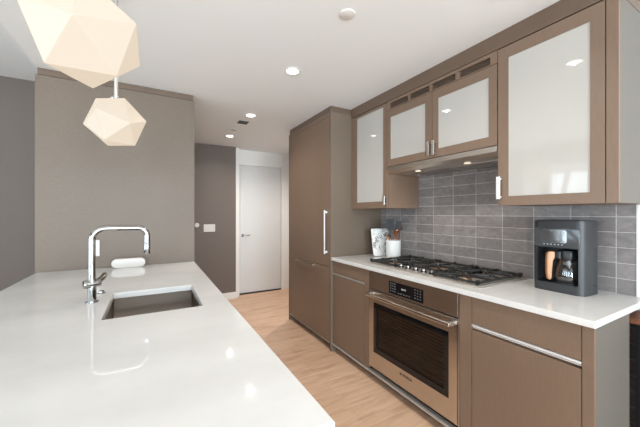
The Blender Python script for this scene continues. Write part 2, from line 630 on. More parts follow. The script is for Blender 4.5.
# ------------------------------------------------------------------ base cabinets
t = thing('base_cabinet', 'brown base cabinet between refrigerator and oven', 'cabinet', (1.85, 2.2, 0), group=None)
obj('body', box(new(), 1.566, XR - 0.014, 1.925, YF - 0.001, 0.10, CB - 0.001), 'bodyoak', t)
obj('toe_kick', box(new(), 1.645, 1.66, 1.925, YF - 0.001, 0.0, 0.098), 'toe', t)
obj('plinth_strip', box(new(), 1.535, 1.563, 1.925, YF - 0.001, 0.066, 0.078), 'ledgemetal', t)
obj('stile', box(new(), FX, 1.565, 1.925, 1.985, 0.088, CB - 0.003, 0.001), 'cab', t)
obj('drawer_front', box(new(), FX, 1.565, 1.988, YF - 0.003, 0.772, CB - 0.003, 0.001), 'cab', t)
obj('pull_channel', box(new(), FX - 0.003, 1.565, 1.988, YF - 0.003, 0.754, 0.766, 0.001), 'ledgemetal', t)
obj('door', box(new(), FX, 1.565, 1.988, YF - 0.003, 0.088, 0.748, 0.001), 'cab', t)

t = thing('base_cabinet', 'brown base cabinet under the coffee maker at the near counter end', 'cabinet', (1.85, 0.8, 0))
obj('body', box(new(), 1.566, 1.93, 0.513, 1.102, 0.10, CB - 0.001), 'bodyoak', t)
obj('toe_kick', box(new(), 1.645, 1.66, 0.513, 1.102, 0.0, 0.098), 'toe', t)
obj('plinth_strip', box(new(), 1.535, 1.563, 0.513, 1.102, 0.066, 0.078), 'ledgemetal', t)
obj('stile', box(new(), FX, 1.565, 1.029, 1.102, 0.088, CB - 0.003, 0.001), 'cab', t)
obj('drawer_front', box(new(), FX, 1.565, 0.543, 1.025, 0.738, CB - 0.003, 0.001), 'cab', t)
bm = new()
box(bm, FX - 0.004, 1.565, 0.543, 1.025, 0.724, 0.734, 0.001)
box(bm, FX + 0.008, 1.565, 0.543, 1.025, 0.712, 0.718, 0.001)
obj('pull_channel', bm, 'lightmetal', t)
obj('door', box(new(), FX, 1.565, 0.543, 1.025, 0.088, 0.703, 0.001), 'cab', t)
obj('stile', box(new(), FX, 1.565, YN + 0.011, 0.540, 0.0, CB - 0.003, 0.001), 'cab', t)
obj('end_panel', box(new(), 1.566, 1.935, YN + 0.011, 0.512, 0.0, CB - 0.003, 0.001), 'end', t)

# ------------------------------------------------------------------ oven
O0, O1 = 1.109, 1.919
t = thing('wall_oven', 'stainless steel built-in oven under the cooktop', 'oven', (1.85, (O0 + O1) / 2, 0))
bm = new()
ring_slab(bm, (O0, O1, 0.11, CB - 0.002), (1.165, 1.865, 0.235, 0.645), 1.575, 1.576, 'x')
obj('body', box(new(), 1.86, 2.10, O0, O1, 0.115, CB - 0.003), mat('oven_back_enamel', (0.06, 0.048, 0.038), 0.4), t)
cv = new()
box(cv, 1.577, 1.859, O0, 1.150, 0.115, CB - 0.003); box(cv, 1.577, 1.859, 1.880, O1, 0.115, CB - 0.003)
box(cv, 1.577, 1.859, 1.151, 1.879, 0.115, 0.20); box(cv, 1.577, 1.859, 1.151, 1.879, 0.66, CB - 0.003)
obj('oven_cavity', cv, mat('oven_enamel', (0.10, 0.08, 0.065), 0.4), t)
bm.free()
for z in (0.27, 0.345, 0.42, 0.495, 0.57):
    bm = new()
    box(bm, 1.60, 1.606, 1.155, 1.875, z, z + 0.006)
    box(bm, 1.84, 1.846, 1.155, 1.875, z, z + 0.006)
    for i in range(5):
        box(bm, 1.607 + i * 0.045, 1.610 + i * 0.045, 1.155, 1.875, z + 0.001, z + 0.005)
    obj('oven_rack', bm, 'brushed', t)
cp = obj('control_panel', box(new(), FX - 0.004, 1.575, O0 + 0.003, O1 - 0.003, 0.745, CB - 0.003, 0.0015), 'steel', t)
dsp = obj('display', box(new(), FX - 0.0065, FX - 0.0042, 1.362, 1.684, 0.757, 0.846, 0.0008), 'blackglass', t)
MN = 'button'
xq = FX - 0.0071
for c_ in range(3):
    for r_ in range(4):
        y = 1.664 - c_ * 0.022
        z = 0.833 - r_ * 0.0185
        obj(MN, box(new(), xq, xq + 0.0005, y - 0.004, y + 0.004, z - 0.0022, z + 0.0022), 'mark', dsp)
for c_ in range(3):
    for r_ in range(4):
        y = 1.430 - c_ * 0.023
        z = 0.833 - r_ * 0.0185
        obj(MN, box(new(), xq, xq + 0.0005, y - 0.0035, y + 0.0035, z - 0.0015, z + 0.0015), 'mark', dsp)
for c_ in range(5):
    y = 1.585 - c_ * 0.026
    obj(MN, box(new(), xq, xq + 0.0005, y - 0.006, y + 0.006, 0.7735, 0.776), 'mark', dsp)
MN = 'clock_digit'
for y in (1.552, 1.541, 1.528, 1.517):
    obj(MN, box(new(), xq, xq + 0.0005, y - 0.0035, y + 0.0035, 0.804, 0.816), 'mark', dsp)
# door
DX = FX - 0.006
bm = new()
ring_slab(bm, (O0 + 0.003, O1 - 0.003, 0.118, 0.737), (1.170, 1.862, 0.245, 0.642), DX, 1.570, 'x')
d = obj('oven_door', bm, 'steel', t)
bm = new()
ring_slab(bm, (1.171, 1.861, 0.246, 0.641), (1.205, 1.828, 0.285, 0.606), DX + 0.003, DX + 0.007, 'x')
obj('window_border', bm, 'blackglass', d)
obj('window_glass', box(new(), DX + 0.008, DX + 0.012, 1.171, 1.861, 0.246, 0.641), 'ovenglass', d)
bm = new()
box(bm, DX - 0.055, DX - 0.036, O0 + 0.02, O1 - 0.02, 0.692, 0.716, 0.005, 3)
for y in (O0 + 0.035, O1 - 0.035):
    box(bm, DX - 0.038, DX, y - 0.016, y + 0.016, 0.693, 0.715, 0.003)
obj('handle', bm, 'steel', d, 30)


def text(name, body, size, loc, material, parent, bold=0.0, tracking=1.0):
    cu = bpy.data.curves.new(name, 'FONT')
    cu.body, cu.size, cu.extrude, cu.offset = body, size, 0.0004, bold
    cu.align_x, cu.align_y, cu.space_character = 'CENTER', 'CENTER', tracking
    tmp = bpy.data.objects.new(name, cu)
    COL.objects.link(tmp)
    me = bpy.data.meshes.new_from_object(tmp.evaluated_get(bpy.context.evaluated_depsgraph_get()))
    bpy.data.objects.remove(tmp)
    mt = Matrix(((0, 0, -1, 0), (-1, 0, 0, 0), (0, 1, 0, 0), (0, 0, 0, 1)))
    me.transform(Matrix.Translation(loc) @ mt)
    b2 = new()
    b2.from_mesh(me)
    bpy.data.meshes.remove(me)
    return obj(name, b2, material, parent)


lg = text('brand_lettering', 'BOSCH', 0.026, (DX - 0.0006, 1.500, 0.208), 'logo', d, 0.0006)
bm = new()
lathe(bm, [(0.0105, 0), (0.0105, 0.0008), (0.0085, 0.0008), (0.0085, 0), (0.0105, 0)], seg=28)
bmesh.ops.transform(bm, matrix=Matrix.Translation((DX - 0.0009, 1.562, 0.208)) @ Matrix.Rotation(PI / 2, 4, 'Y'), verts=bm.verts[:])
box(bm, DX - 0.0009, DX - 0.0001, 1.5595, 1.5645, 0.2065, 0.2095)
box(bm, DX - 0.0009, DX - 0.0001, 1.5645, 1.5665, 0.2025, 0.2135)
box(bm, DX - 0.0009, DX - 0.0001, 1.5575, 1.5595, 0.2025, 0.2135)
obj('brand_emblem', bm, 'logo', d)
obj('bottom_trim', box(new(), 1.537, 1.575, O0 + 0.001, O1 - 0.001, 0.066, 0.078), 'ledgemetal', t)
obj('toe_kick', box(new(), 1.645, 1.66, O0 + 0.001, O1 - 0.001, 0.0, 0.112), 'toe', t)
obj('trim_strip', box(new(), FX - 0.002, 1.575, 1.1035, 1.1085, 0.088, CB - 0.003), 'brushed', t)

# ------------------------------------------------------------------ countertop
ct = obj('countertop', box(new(), 1.523, XR - 0.0135, YN, YF - 0.001, CB, CT, 0.003), 'quartz')
tag(ct, 'white quartz countertop running along the tiled wall under the cooktop', 'countertop')

# ------------------------------------------------------------------ cooktop
CX0, CX1, CY0, CY1 = 1.612, 2.146, 1.025, 2.05
t = thing('gas_cooktop', 'stainless gas cooktop with black cast-iron grates on the white counter', 'cooktop', ((CX0 + CX1) / 2, (CY0 + CY1) / 2, CT))
bm = new()
box(bm, CX0, CX1, CY0, CY1, CT, CT + 0.006, 0.002)
prism(bm, [(CX0 + 0.012, CY0 + 0.012), (CX1 - 0.012, CY0 + 0.012), (CX1 - 0.012, CY1 - 0.012), (CX0 + 0.012, CY1 - 0.012)], CT + 0.006, CT + 0.010, 'z')
obj('tray', bm, mat('satin_tray_steel', (0.62, 0.58, 0.53), 0.38, 0.75), t)


def grate(y0, y1, x0, x1, burners):
    bm = new()
    z0, z1, w = 0.941, 0.953, 0.0065
    for x in (x0, x1 - w * 2):
        box(bm, x, x + 2 * w, y0, y1, z0 - 0.004, z1 - 0.002, 0.002)
    for y in (y0, y1 - w * 2):
        box(bm, x0, x1, y, y + 2 * w, z0 - 0.004, z1 - 0.002, 0.002)
    for bx, by in burners:      # fingers
        for a in range(8):
            an = a * PI / 4
            r0 = 0.028
            dx, dy = math.cos(an), math.sin(an)
            lim = []
            if abs(dx) > 1e-3: lim.append(((x1 if dx > 0 else x0) - bx) / dx)
            if abs(dy) > 1e-3: lim.append(((y1 if dy > 0 else y0) - by) / dy)
            L = min(min(lim), 0.17)
            q = new()
            box(q, r0, L, -w * 0.8, w * 0.8, z0, z1 + 0.003, 0.002)
            bmesh.ops.transform(q, matrix=Matrix.Translation((bx, by, 0)) @ Matrix.Rotation(an, 4, 'Z'), verts=q.verts[:])
            me = bpy.data.meshes.new('tmp'); q.to_mesh(me); q.free(); bm.from_mesh(me); bpy.data.meshes.remove(me)
    if len(burners) > 1:
        xm = (x0 + x1) / 2
        box(bm, xm - w, xm + w, y0, y1, z0, z1, 0.002)
    for x in (x0 + 0.012, x1 - 0.012):
        for y in (y0 + 0.012, y1 - 0.012):
            box(bm, x - 0.008, x + 0.008, y - 0.008, y + 0.008, CT + 0.010, z0 + 0.002, 0.002)
    for x in (x0, x1 - 0.02):
        for y in (y0, y1 - 0.018, (y0 + y1) / 2 - 0.009):
            box(bm, x, x + 0.02, y, y + 0.018, z1 - 0.004, z1 + 0.006, 0.002)
    obj('grate', bm, 'iron', t)


def burner(x, y, s, cap):
    bm = new()
    lathe(bm, [(0.0, 0.010), (s * 1.25, 0.010), (s * 1.2, 0.014), (s * 0.95, 0.016), (s * 0.9, 0.0126), (0, 0.026)], (x, y, CT))
    b_ = obj('burner', bm, cap, t, 40)
    bm = new()
    lathe(bm, [(0, 0.0262), (s * 0.55, 0.0262), (s * 0.6, 0.028), (s * 0.55, 0.030), (0, 0.031)], (x, y, CT))
    obj('burner_cap', bm, 'iron', b_, 40)


SEC = [(1.050, 1.375), (1.392, 1.702), (1.719, 2.030)]
bl = {0: [(1.775, 1.225), (1.985, 1.225)], 1: [(1.90, 1.547)], 2: [(1.775, 1.867), (1.985, 1.867)]}
for i, (a, b_) in enumerate(SEC):
    grate(a, b_, 1.640 if i != 1 else 1.745, 2.120, bl[i])
for i in (0, 2):
    for j, q in enumerate(bl[i]):
        burner(q[0], q[1], 0.034 if j else 0.042, 'brass')
burner(1.90, 1.547, 0.075, 'brass')
for y in (1.405, 1.478, 1.552, 1.626, 1.698):
    bm = new()
    cyl(bm, (1.675, y, CT + 0.010), 0.024, 0.005, 'z', 28, bev=0.001)
    kn = obj('knob', cyl(bm, (1.675, y, CT + 0.015), 0.0175, 0.022, 'z', 28, 0.015, bev=0.002), 'knobmetal', t, 35)
    obj('knob_skirt', cyl(new(), (1.675, y, CT + 0.0155), 0.0205, 0.006, 'z', 28), 'blackplastic', kn, 35)

# ------------------------------------------------------------------ upper cabinets
def glazed_door(parent, y0, y1, z0, z1, fr, handle):
    """fr = (far/left stile, near/right stile, bottom, top) widths as seen; left is +y"""
    bm = new()
    l_, r_, b_, t_ = fr
    ring_slab(bm, (y0, y1, z0, z1), (y0 + r_, y1 - l_, z0 + b_, z1 - t_), UX, UX + 0.02, 'x')
    d = obj('door', bm, 'cab', parent)
    obj('glass_panel', box(new(), UX + 0.004, UX + 0.010, y0 + r_ - 0.0005, y1 - l_ + 0.0005, z0 + b_ - 0.0005, z1 - t_ + 0.0005), 'whiteglass', d)
    hy, hz0, hz1 = handle
    bm = new()
    box(bm, UX - 0.024, UX - 0.018, hy - 0.011, hy + 0.011, hz0, hz1, 0.0015)
    box(bm, UX - 0.018, UX, hy - 0.008, hy + 0.008, hz0 + 0.01, hz0 + 0.016)
    box(bm, UX - 0.018, UX, hy - 0.008, hy + 0.008, hz1 - 0.016, hz1 - 0.01)
    obj('handle', bm, 'lightmetal' if hz1 > 1.5 and hz1 < 1.6 else 'brushed', d)
    return d


XB = XR - 0.0135
# far one, against the refrigerator
t = thing('upper_cabinet', 'narrow upper cabinet with a white glass door beside the refrigerator', 'cabinet', (UX + 0.2, 2.2, UZ0))
obj('body', box(new(), UX + 0.022, XB, 1.956, YF - 0.002, UZ0, UZ1), 'cab', t)
obj('stile', box(new(), UX, UX + 0.021, 2.447, YF - 0.002, UZ0, UZ1), 'cab', t)
glazed_door(t, 1.958, 2.445, UZ0, UZ1 - 0.003, (0.058, 0.045, 0.06, 0.022), (1.975, 1.42, 1.50))
# over the hood
t = thing('upper_cabinet', 'short double-door upper cabinet with white glass above the range hood', 'cabinet', (UX + 0.2, 1.48, 1.745))
obj('body', box(new(), UX + 0.022, XB, 1.012, 1.954, 1.748, UZ1), 'cab', t)
glazed_door(t, 1.4820, 1.953, 1.750, 2.228, (0.040, 0.060, 0.058, 0.062), (1.502, 1.765, 1.87))
glazed_door(t, 1.014, 1.4780, 1.750, 2.228, (0.050, 0.050, 0.058, 0.062), (1.458, 1.765, 1.87))
bm = new()
slots = [(1.715, 1.920), (1.505, 1.692), (1.290, 1.482), (1.055, 1.262)]
box(bm, UX + 0.001, UX + 0.021, 1.012, 1.953, 2.232, 2.240)
box(bm, UX + 0.001, UX + 0.021, 1.012, 1.953, 2.284, UZ1)
ed = [1.953] + [v_ for s in slots for v_ in (s[1], s[0])] + [1.012]
for i in range(0, len(ed), 2):
    box(bm, UX + 0.001, UX + 0.021, ed[i + 1], ed[i], 2.2402, 2.2838)
vr = obj('vent_rail', bm, 'cab', t)
for a, b_ in slots:
    bm = new()
    box(bm, UX + 0.016, UX + 0.020, a, b_, 2.2404, 2.2836)
    g_ = obj('vent_shade_sheet', bm, 'dark', vr)  # dark sheet painted as the shade inside the slot
for a, b_ in slots:
    bm = new()
    for i in range(3):
        z = 2.2468 + i * 0.0112
        box(bm, UX + 0.003, UX + 0.0155, a, b_, z, z + 0.0040)
    obj('vent_grille', bm, 'crown', vr)
# near one
t = thing('upper_cabinet', 'large upper cabinet with one tall white glass door above the coffee maker', 'cabinet', (UX + 0.2, 0.77, UZ0))
obj('body', box(new(), UX + 0.022, XB, 0.512, 1.010, UZ0, UZ1), 'cab', t)
glazed_door(t, 0.5350, 1.0080, UZ0, UZ1 - 0.003, (0.057, 0.052, 0.052, 0.066), (0.996, 1.43, 1.56))
obj('end_stile', box(new(), UX, UX + 0.021, YN, 0.5315, UZ0, UZ1, 0.001), 'cab', t)
obj('end_panel', box(new(), UX + 0.0215, XB, YN, 0.511, UZ0, UZ1, 0.001), 'end', t)

# ------------------------------------------------------------------ range hood
t = thing('range_hood', 'slim stainless range hood under the short glass-door cabinet', 'range hood', (1.95, 1.48, 1.70))
bm = new()
prism(bm, [(UX - 0.004, 1.712), (UX - 0.004, 1.744), (XB, 1.744), (XB, 1.690), (UX + 0.03, 1.690)], 1.012, 1.953, 'y')
hb = obj('hood_shell', bm, mat('hood_steel', (0.72, 0.65, 0.58), 0.3, 1.0), t)
for y in (1.27, 1.70):
    obj('hood_lamp', cyl(new(), (UX + 0.10, y, 1.6885), 0.022, -0.003, 'z', 24), 'hoodlamp', t)
for y0 in (1.06, 1.49):
    bm = new()
    ring_slab(bm, (UX + 0.15, XB - 0.04, y0, y0 + 0.41), (UX + 0.165, XB - 0.055, y0 + 0.015, y0 + 0.395), 1.685, 1.6895)
    for i in range(9):
        x = UX + 0.172 + i * 0.0175
        box(bm, x, x + 0.007, y0 + 0.015, y0 + 0.395, 1.686, 1.689)
    obj('filter', bm, 'brushed', t)
for y in (1.27, 1.70):
    l_ = bpy.data.lights.new('hood_lamp_beam', 'SPOT')
    l_.energy, l_.color, l_.spot_size, l_.spot_blend, l_.shadow_soft_size = 2.2, (1, 0.78, 0.55), math.radians(120), 0.7, 0.02
    o = bpy.data.objects.new('hood_lamp_beam', l_)
    COL.objects.link(o)
    o.location = (UX + 0.10, y, 1.68)

# ------------------------------------------------------------------ pantry block behind the island
t = thing('pantry_cabinet', 'full-height taupe wood panelled block behind the island', 'cabinet', (-0.2, 3.2, 0))
obj('wood_panel', box(new(), -0.735, 0.331, 2.875, 2.899, 0.0, 2.352, 0.001), 'panel', t)
obj('body', box(new(), -0.729, 0.327, 2.900, 3.515, 0.0, 2.350), 'panel', t)
obj('crown', box(new(), -0.722, 0.322, 2.880, 3.515, 2.356, CEIL - 0.001, 0.001), 'crown', t)


# ------------------------------------------------------------------ island
IX0, IX1, IY0, IY1 = -0.728, 0.328, 0.520, 2.872
SX0, SX1, SY0, SY1 = -0.178, 0.206, 1.471, 1.932
bm = new()
ring_slab(bm, (IX0, IX1, IY0, IY1), (SX0, SX1, SY0, SY1), CB, CT)
es = [e for e in bm.edges if all(abs(v_.co.z - CT) < 1e-6 for v_ in e.verts) and e.calc_face_angle(0) > 1]
bmesh.ops.bevel(bm, geom=es, offset=0.0025, segments=2, affect='EDGES')
ic = obj('island_countertop', bm, 'quartz')
tag(ic, 'long white quartz island worktop with the sink cut into it', 'countertop')
t = thing('kitchen_island', 'brown cabinet body carrying the white island worktop', 'kitchen island', (-0.2, 1.7, 0))
bm = new()
x0, x1, y0, y1 = IX0 + 0.25, IX1 - 0.03, IY0 + 0.04, IY1 - 0.01
box(bm, x0, x0 + 0.02, y0, y1, 0.09, CB - 0.001)
box(bm, x1 - 0.02, x1, y0, y1, 0.09, CB - 0.001)
box(bm, x0 + 0.02, x1 - 0.02, y0, y0 + 0.02, 0.09, CB - 0.001)
box(bm, x0 + 0.02, x1 - 0.02, y1 - 0.02, y1, 0.09, CB - 0.001)
box(bm, x0 + 0.02, x1 - 0.02, y0 + 0.02, y1 - 0.02, 0.09, 0.11)
obj('body', bm, 'cab', t)
obj('toe_kick', box(new(), x0 + 0.06, x1 - 0.06, y0 + 0.05, y1 - 0.002, 0, 0.089), 'toe', t)

# sink: open box hanging below the cut-out
bm = new()
e_ = 0.006
A = [(SX0 - e_, SX1 + e_, SY0 - e_, SY1 + e_)]
def loop(w_, h_, r_, z):
    return [bm.verts.new((a, b2, z)) for a, b2 in rrect(w_, h_, r_, (SX0 + SX1) / 2, (SY0 + SY1) / 2, 5)]
w_, h_ = SX1 - SX0 + 2 * e_, SY1 - SY0 + 2 * e_
loops = [loop(w_ + 0.03, h_ + 0.03, 0.016, CB - 0.001), loop(w_, h_, 0.012, CB - 0.001), loop(w_, h_, 0.012, CB - 0.19), loop(w_ - 0.02, h_ - 0.02, 0.01, CB - 0.20)]
for p, q in zip(loops, loops[1:]):
    for i in range(len(p)):
        j = (i + 1) % len(p)
        bm.faces.new((p[j], p[i], q[i], q[j]))
bm.faces.new(loops[-1][::-1])
bmesh.ops.recalc_face_normals(bm, faces=bm.faces[:])
bmesh.ops.reverse_faces(bm, faces=bm.faces[:])
sk = thing('undermount_sink', 'rectangular stainless sink set under the white island worktop', 'sink', ((SX0 + SX1) / 2, (SY0 + SY1) / 2, CB - 0.2))
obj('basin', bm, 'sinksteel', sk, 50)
bm = new()
lathe(bm, [(0.045, 0.0), (0.043, 0.003), (0.03, 0.003), (0.028, -0.004), (0, -0.004)], ((SX0 + SX1) / 2, (SY0 + SY1) / 2, CB - 0.199))
obj('drain', bm, 'chrome', sk, 40)

# ------------------------------------------------------------------ faucet
fx, fy = -0.251, 1.783
t = thing('kitchen_faucet', 'tall chrome faucet with a squared arch spout beside the sink', 'faucet', (fx, fy, CT))
bm = new()
cyl(bm, (fx, fy, CT), 0.027, 0.006, 'z', 32, bev=0.0015)
cyl(bm, (fx, fy, CT + 0.006), 0.0185, 0.105, 'z', 32)
obj('base', bm, 'chrome', t, 35)
R_ = 0.055
top, tx = 1.274, -0.022
pts = [(fx, fy, 1.02)]
for i in range(11):
    a = PI - i * PI / 2 / 10
    pts.append((fx + R_ + R_ * math.cos(a), fy, top - R_ + R_ * math.sin(a)))
R2 = 0.042
for i in range(11):
    a = PI / 2 - i * PI / 2 / 10
    pts.append((tx - R2 + R2 * math.cos(a), fy, top - R2 + R2 * math.sin(a)))
pts.append((tx, fy, 1.20))
bm = new()
tube(bm, pts, 0.0145, 24)
obj('spout', bm, 'chrome', t, 50)
bm = new()
cyl(bm, (tx, fy, 1.20), 0.0155, -0.062, 'z', 28, bev=0.002)
obj('spray_head', bm, 'chrome', t, 35)
q = new()
cyl(q, (0, 0, -0.034), 0.0195, 0.068, 'z', 28, bev=0.003)
bmesh.ops.transform(q, matrix=Matrix.Translation((fx, fy, 1.010)) @ Matrix.Rotation(math.radians(25), 4, 'Z') @ Matrix.Rotation(PI / 2, 4, 'Y'), verts=q.verts[:])
hd = obj('handle_barrel', q, 'chrome', t, 35)
bm = new()
tube(bm, [(fx + 0.018, fy + 0.010, 1.012), (fx + 0.035, fy + 0.05, 1.024), (fx + 0.040, fy + 0.085, 1.034)], [0.016, 0.015, 0.013], 18)
obj('lever', bm, 'chrome', hd, 50)

bm = new()
lathe(bm, [(0.0, 0.014), (0.013, 0.014), (0.0145, 0.011), (0.0145, 0.004), (0.02, 0.003), (0.02, 0.0)], (-0.238, 1.965, CT))
tag(obj('push_button', bm, 'chrome', None, 40), 'small round chrome button on the worktop behind the faucet', 'button')

# white pill shaped thing standing on the island against the panel
bm = new()
prism(bm, rrect(0.228, 0.072, 0.0355, -0.160, CT + 0.001 + 0.036, 10), 2.785, 2.83, 'y', 0.006)
t = thing('tabletop_holder', 'white pill-shaped holder standing at the far end of the island', 'holder', (-0.165, 2.81, CT))
obj('shell', bm, 'plastic', t, 40)
obj('foot', box(new(), -0.225, -0.105, 2.79, 2.825, CT, CT + 0.004), 'plastic', t)

# outlet on the pantry panel
t = thing('wall_outlet', 'white vertical outlet on the taupe panel behind the faucet', 'outlet', (-0.378, 2.875, 1.075))
obj('cover_plate', prism(new(), rrect(0.046, 0.125, 0.004, -0.379, 1.078, 3), 2.868, 2.8745, 'y', 0.0015), 'plastic', t)
for z in (1.052, 1.104):
    obj('socket', prism(new(), rrect(0.026, 0.030, 0.008, -0.379, z, 4), 2.8665, 2.868, 'y'), 'plastic', t)

# switch plate and sensor on the hall wall
t = thing('light_switch', 'white three-gang switch plate on the taupe hallway wall', 'switch', (0.765, 4.8, 1.13))
obj('cover_plate', prism(new(), rrect(0.165, 0.115, 0.005, 0.765, 1.125, 3), 4.793, 4.7995, 'y', 0.0015), 'plastic', t)
for i in range(3):
    obj('rocker', prism(new(), rrect(0.033, 0.066, 0.003, 0.719 + i * 0.046, 1.125, 2), 4.789, 4.793, 'y', 0.001), 'plastic', t)
bm = new()
cyl(bm, (0.585, 4.7995, 1.172), 0.033, -0.022, 'y', 32, bev=0.004)
tag(obj('thermostat', bm, 'plastic', None, 35), 'small round white thermostat on the hallway wall, left of the switches', 'thermostat')

# ------------------------------------------------------------------ ceiling fittings
t0 = None
LB = ['recessed ceiling light just above the frame, mirrored in the tall glass cabinet door',
      'largest visible recessed ceiling light, in the middle of the kitchen ceiling',
      'recessed ceiling light near the dark square vent, on its cooktop side',
      'recessed ceiling light nearest the white hall door',
      'added ceiling light brightening the hall, unseen behind the refrigerator',
      'recessed ceiling light behind the viewer']
for i, (x, y) in enumerate(DOWN):
    if t0 is None:
        t0 = thing('recessed_light', LB[0], 'ceiling light', (x, y, CEIL), group='recessed ceiling lights')
        bm = new()
        lathe(bm, [(0.062, -0.0005), (0.061, -0.004), (0.046, -0.005), (0.044, -0.001)], (0, 0, 0), 36)
        obj('trim_ring', bm, 'white_trim', t0, 40, True)
        obj('lens', cyl(new(), (0, 0, -0.004), 0.0435, 0.0035, 'z', 36), 'lamp', t0, 40, True)
    else:
        dup(t0, (x, y, CEIL), LB[i])
bm = new()
cyl(bm, (0.903, 1.305, CEIL - 0.0005), 0.042, -0.005, 'z', 36, bev=0.0015)
tag(obj('sprinkler_cap', bm, 'white_trim', None, 35), 'round white cap on the ceiling near the top of the photo', 'sprinkler cap')
t = thing('ceiling_vent', 'small dark square vent grille in the hall ceiling', 'vent', (0.92, 3.45, CEIL))
bm = new()
ring_slab(bm, (0.865, 0.975, 3.395, 3.505), (0.875, 0.965, 3.405, 3.495), CEIL - 0.006, CEIL - 0.0005)
obj('frame', bm, 'vent', t)
obj('backing', box(new(), 0.875, 0.965, 3.405, 3.495, CEIL - 0.0015, CEIL - 0.0005), 'dark', t)
bm = new()
for i in range(5):
    box(bm, 0.875, 0.965, 3.415 + i * 0.017, 3.421 + i * 0.017, CEIL - 0.005, CEIL - 0.002)
obj('slat', bm, 'vent', t)
bm = new()
cyl(bm, (0.90, 3.80, CEIL - 0.0005), 0.035, -0.008, 'z', 32, bev=0.002)
tag(obj('smoke_detector', bm, mat('pale_grey_plastic', srgb(190, 186, 181), 0.5), None, 35), 'small pale disc on the hall ceiling between vent and farthest light', 'smoke detector')

# ------------------------------------------------------------------ pendants: opal glass icosahedra, face up
def icosahedron(bm, R0, yaw):
    r1, z1, r2, z2 = 0.6071 * R0, 0.7947 * R0, 0.9822 * R0, 0.1876 * R0
    def ring3(r_, z, a):
        return [bm.verts.new((r_ * math.cos(a + i * 2 * PI / 3), r_ * math.sin(a + i * 2 * PI / 3), z)) for i in range(3)]
    ring3(r1, z1, yaw); ring3(r2, z2, yaw + PI / 3); ring3(r2, -z2, yaw); ring3(r1, -z1, yaw + PI / 3)
    bmesh.ops.convex_hull(bm, input=bm.verts[:])
    bmesh.ops.recalc_face_normals(bm, faces=bm.faces[:])
    es = [e for e in bm.edges]
    bmesh.ops.bevel(bm, geom=es, offset=0.0012, segments=1, affect='EDGES')
    return bm


def pendant(x, y, z, yaw, label):
    t = thing('pendant_lamp', label, 'pendant lamp', (x, y, z), group='faceted pendants over the island')
    obj('glass_shade', icosahedron(new(), 0.1262, yaw), 'shade', t, None, True)
    zt = 0.7947 * 0.1262
    bm = new()
    cyl(bm, (0, 0, zt), 0.030, 0.006, 'z', 28, bev=0.001)
    cyl(bm, (0, 0, zt + 0.006), 0.010, 0.02, 'z', 20)
    cp_ = obj('shade_cap', bm, 'brushed', t, 35, True)
    for k in range(3):
        a = yaw + PI / 3 + k * 2 * PI / 3
        obj('thumb_screw', cyl(new(), (0.024 * math.cos(a), 0.024 * math.sin(a), zt + 0.006), 0.006, 0.008, 'z', 14, bev=0.001), 'chrome', cp_, 35, True)
    obj('stem', tube(new(), [(0, 0, zt + 0.02), (0, 0, CEIL - z - 0.009)], 0.0085, 14), 'brushed', t, 50, True)
    obj('canopy', cyl(new(), (0, 0, CEIL - z - 0.009), 0.05, 0.0085, 'z', 36, bev=0.002), 'brushed', t, 35, True)


pendant(-0.1472, 1.69, 1.7743, PI, 'smaller-looking faceted white glass pendant, the whole of it seen, over the sink')
pendant(-0.1380, 0.90, 1.7762, math.radians(148.3), 'nearest faceted white glass pendant, cut by the top of the photo')

# ------------------------------------------------------------------ things on the counter
# coffee maker: local frame, front faces -x, y left(+)/right(-), base at z = 0
t = thing('coffee_maker', 'slate grey coffee maker with glass carafe on the near counter end', 'coffee maker', (2.006, 0.778, CT), math.radians(-2))
HW, HD, HT = 0.121, 0.093, 0.386       # half width, half depth, height
bm = new()
outer = rrect(HD * 2, HW * 2, 0.038, 0, 0, 8)
def section(z0, z1, poly):
    prism(bm, poly, z0, z1, 'z')
section(0.0, 0.046, outer)                     # base
section(0.242, HT, outer)                      # head
# back shell and side cheeks between them
cut = 0.0
backp = [p for p in outer]
prism(bm, [(HD * 0.15, -HW + 0.012), (HD * 0.15, HW - 0.012)] + [(x, y) for x, y in outer if x > HD * 0.15 and y > 0 ][::-1] + [(x, y) for x, y in outer if x > HD * 0.15 and y < 0][::-1], 0.046, 0.242, 'z')
for s in (1, -1):
    pl = [(x, y) for x, y in outer if x < HD * 0.15 and y * s > HW - 0.024 ]
    pl = sorted(pl, key=lambda p: p[0])
    poly = [(HD * 0.16, s * (HW - 0.010))] + [(HD * 0.16, s * HW)] + pl[::-1] + [(pl[0][0] + 0.004, s * (HW - 0.025))]
    prism(bm, poly if s < 0 else poly[::-1], 0.046, 0.242, 'z')
bmesh.ops.recalc_face_normals(bm, faces=bm.faces[:])
obj('housing', bm, 'slate', t, 35, True)
obj('top_lid', prism(new(), rrect(HD * 2 - 0.02, HW * 2 - 0.02, 0.030, 0, 0, 8), HT + 0.0002, HT + 0.004, 'z', 0.001), 'slate', t, 35, True)
bm = new()
box(bm, -HD + 0.012, 0.010, -HW + 0.026, HW - 0.026, 0.0465, 0.049)
lathe(bm, [(0, 0.054), (0.066, 0.054), (0.068, 0.049)], (-0.020, -0.026, 0), 32)
box(bm, 0.0095, 0.0125, -HW + 0.011, HW - 0.011, 0.048, 0.240)
for sg in (-1, 1):
    box(bm, -HD + 0.030, 0.009, sg * (HW - 0.0095) - 0.001, sg * (HW - 0.0095) + 0.001, 0.048, 0.240)
box(bm, -HD + 0.014, 0.009, -HW + 0.011, HW - 0.011, 0.2385, 0.2415)
obj('brew_bay', bm, 'blackplastic', t, 35, True)
bm = new()
prism(bm, rrect(HW * 2 - 0.030, 0.104, 0.014, 0, 0.296, 6), -HD - 0.004, -HD + 0.004, 'x', 0.001)
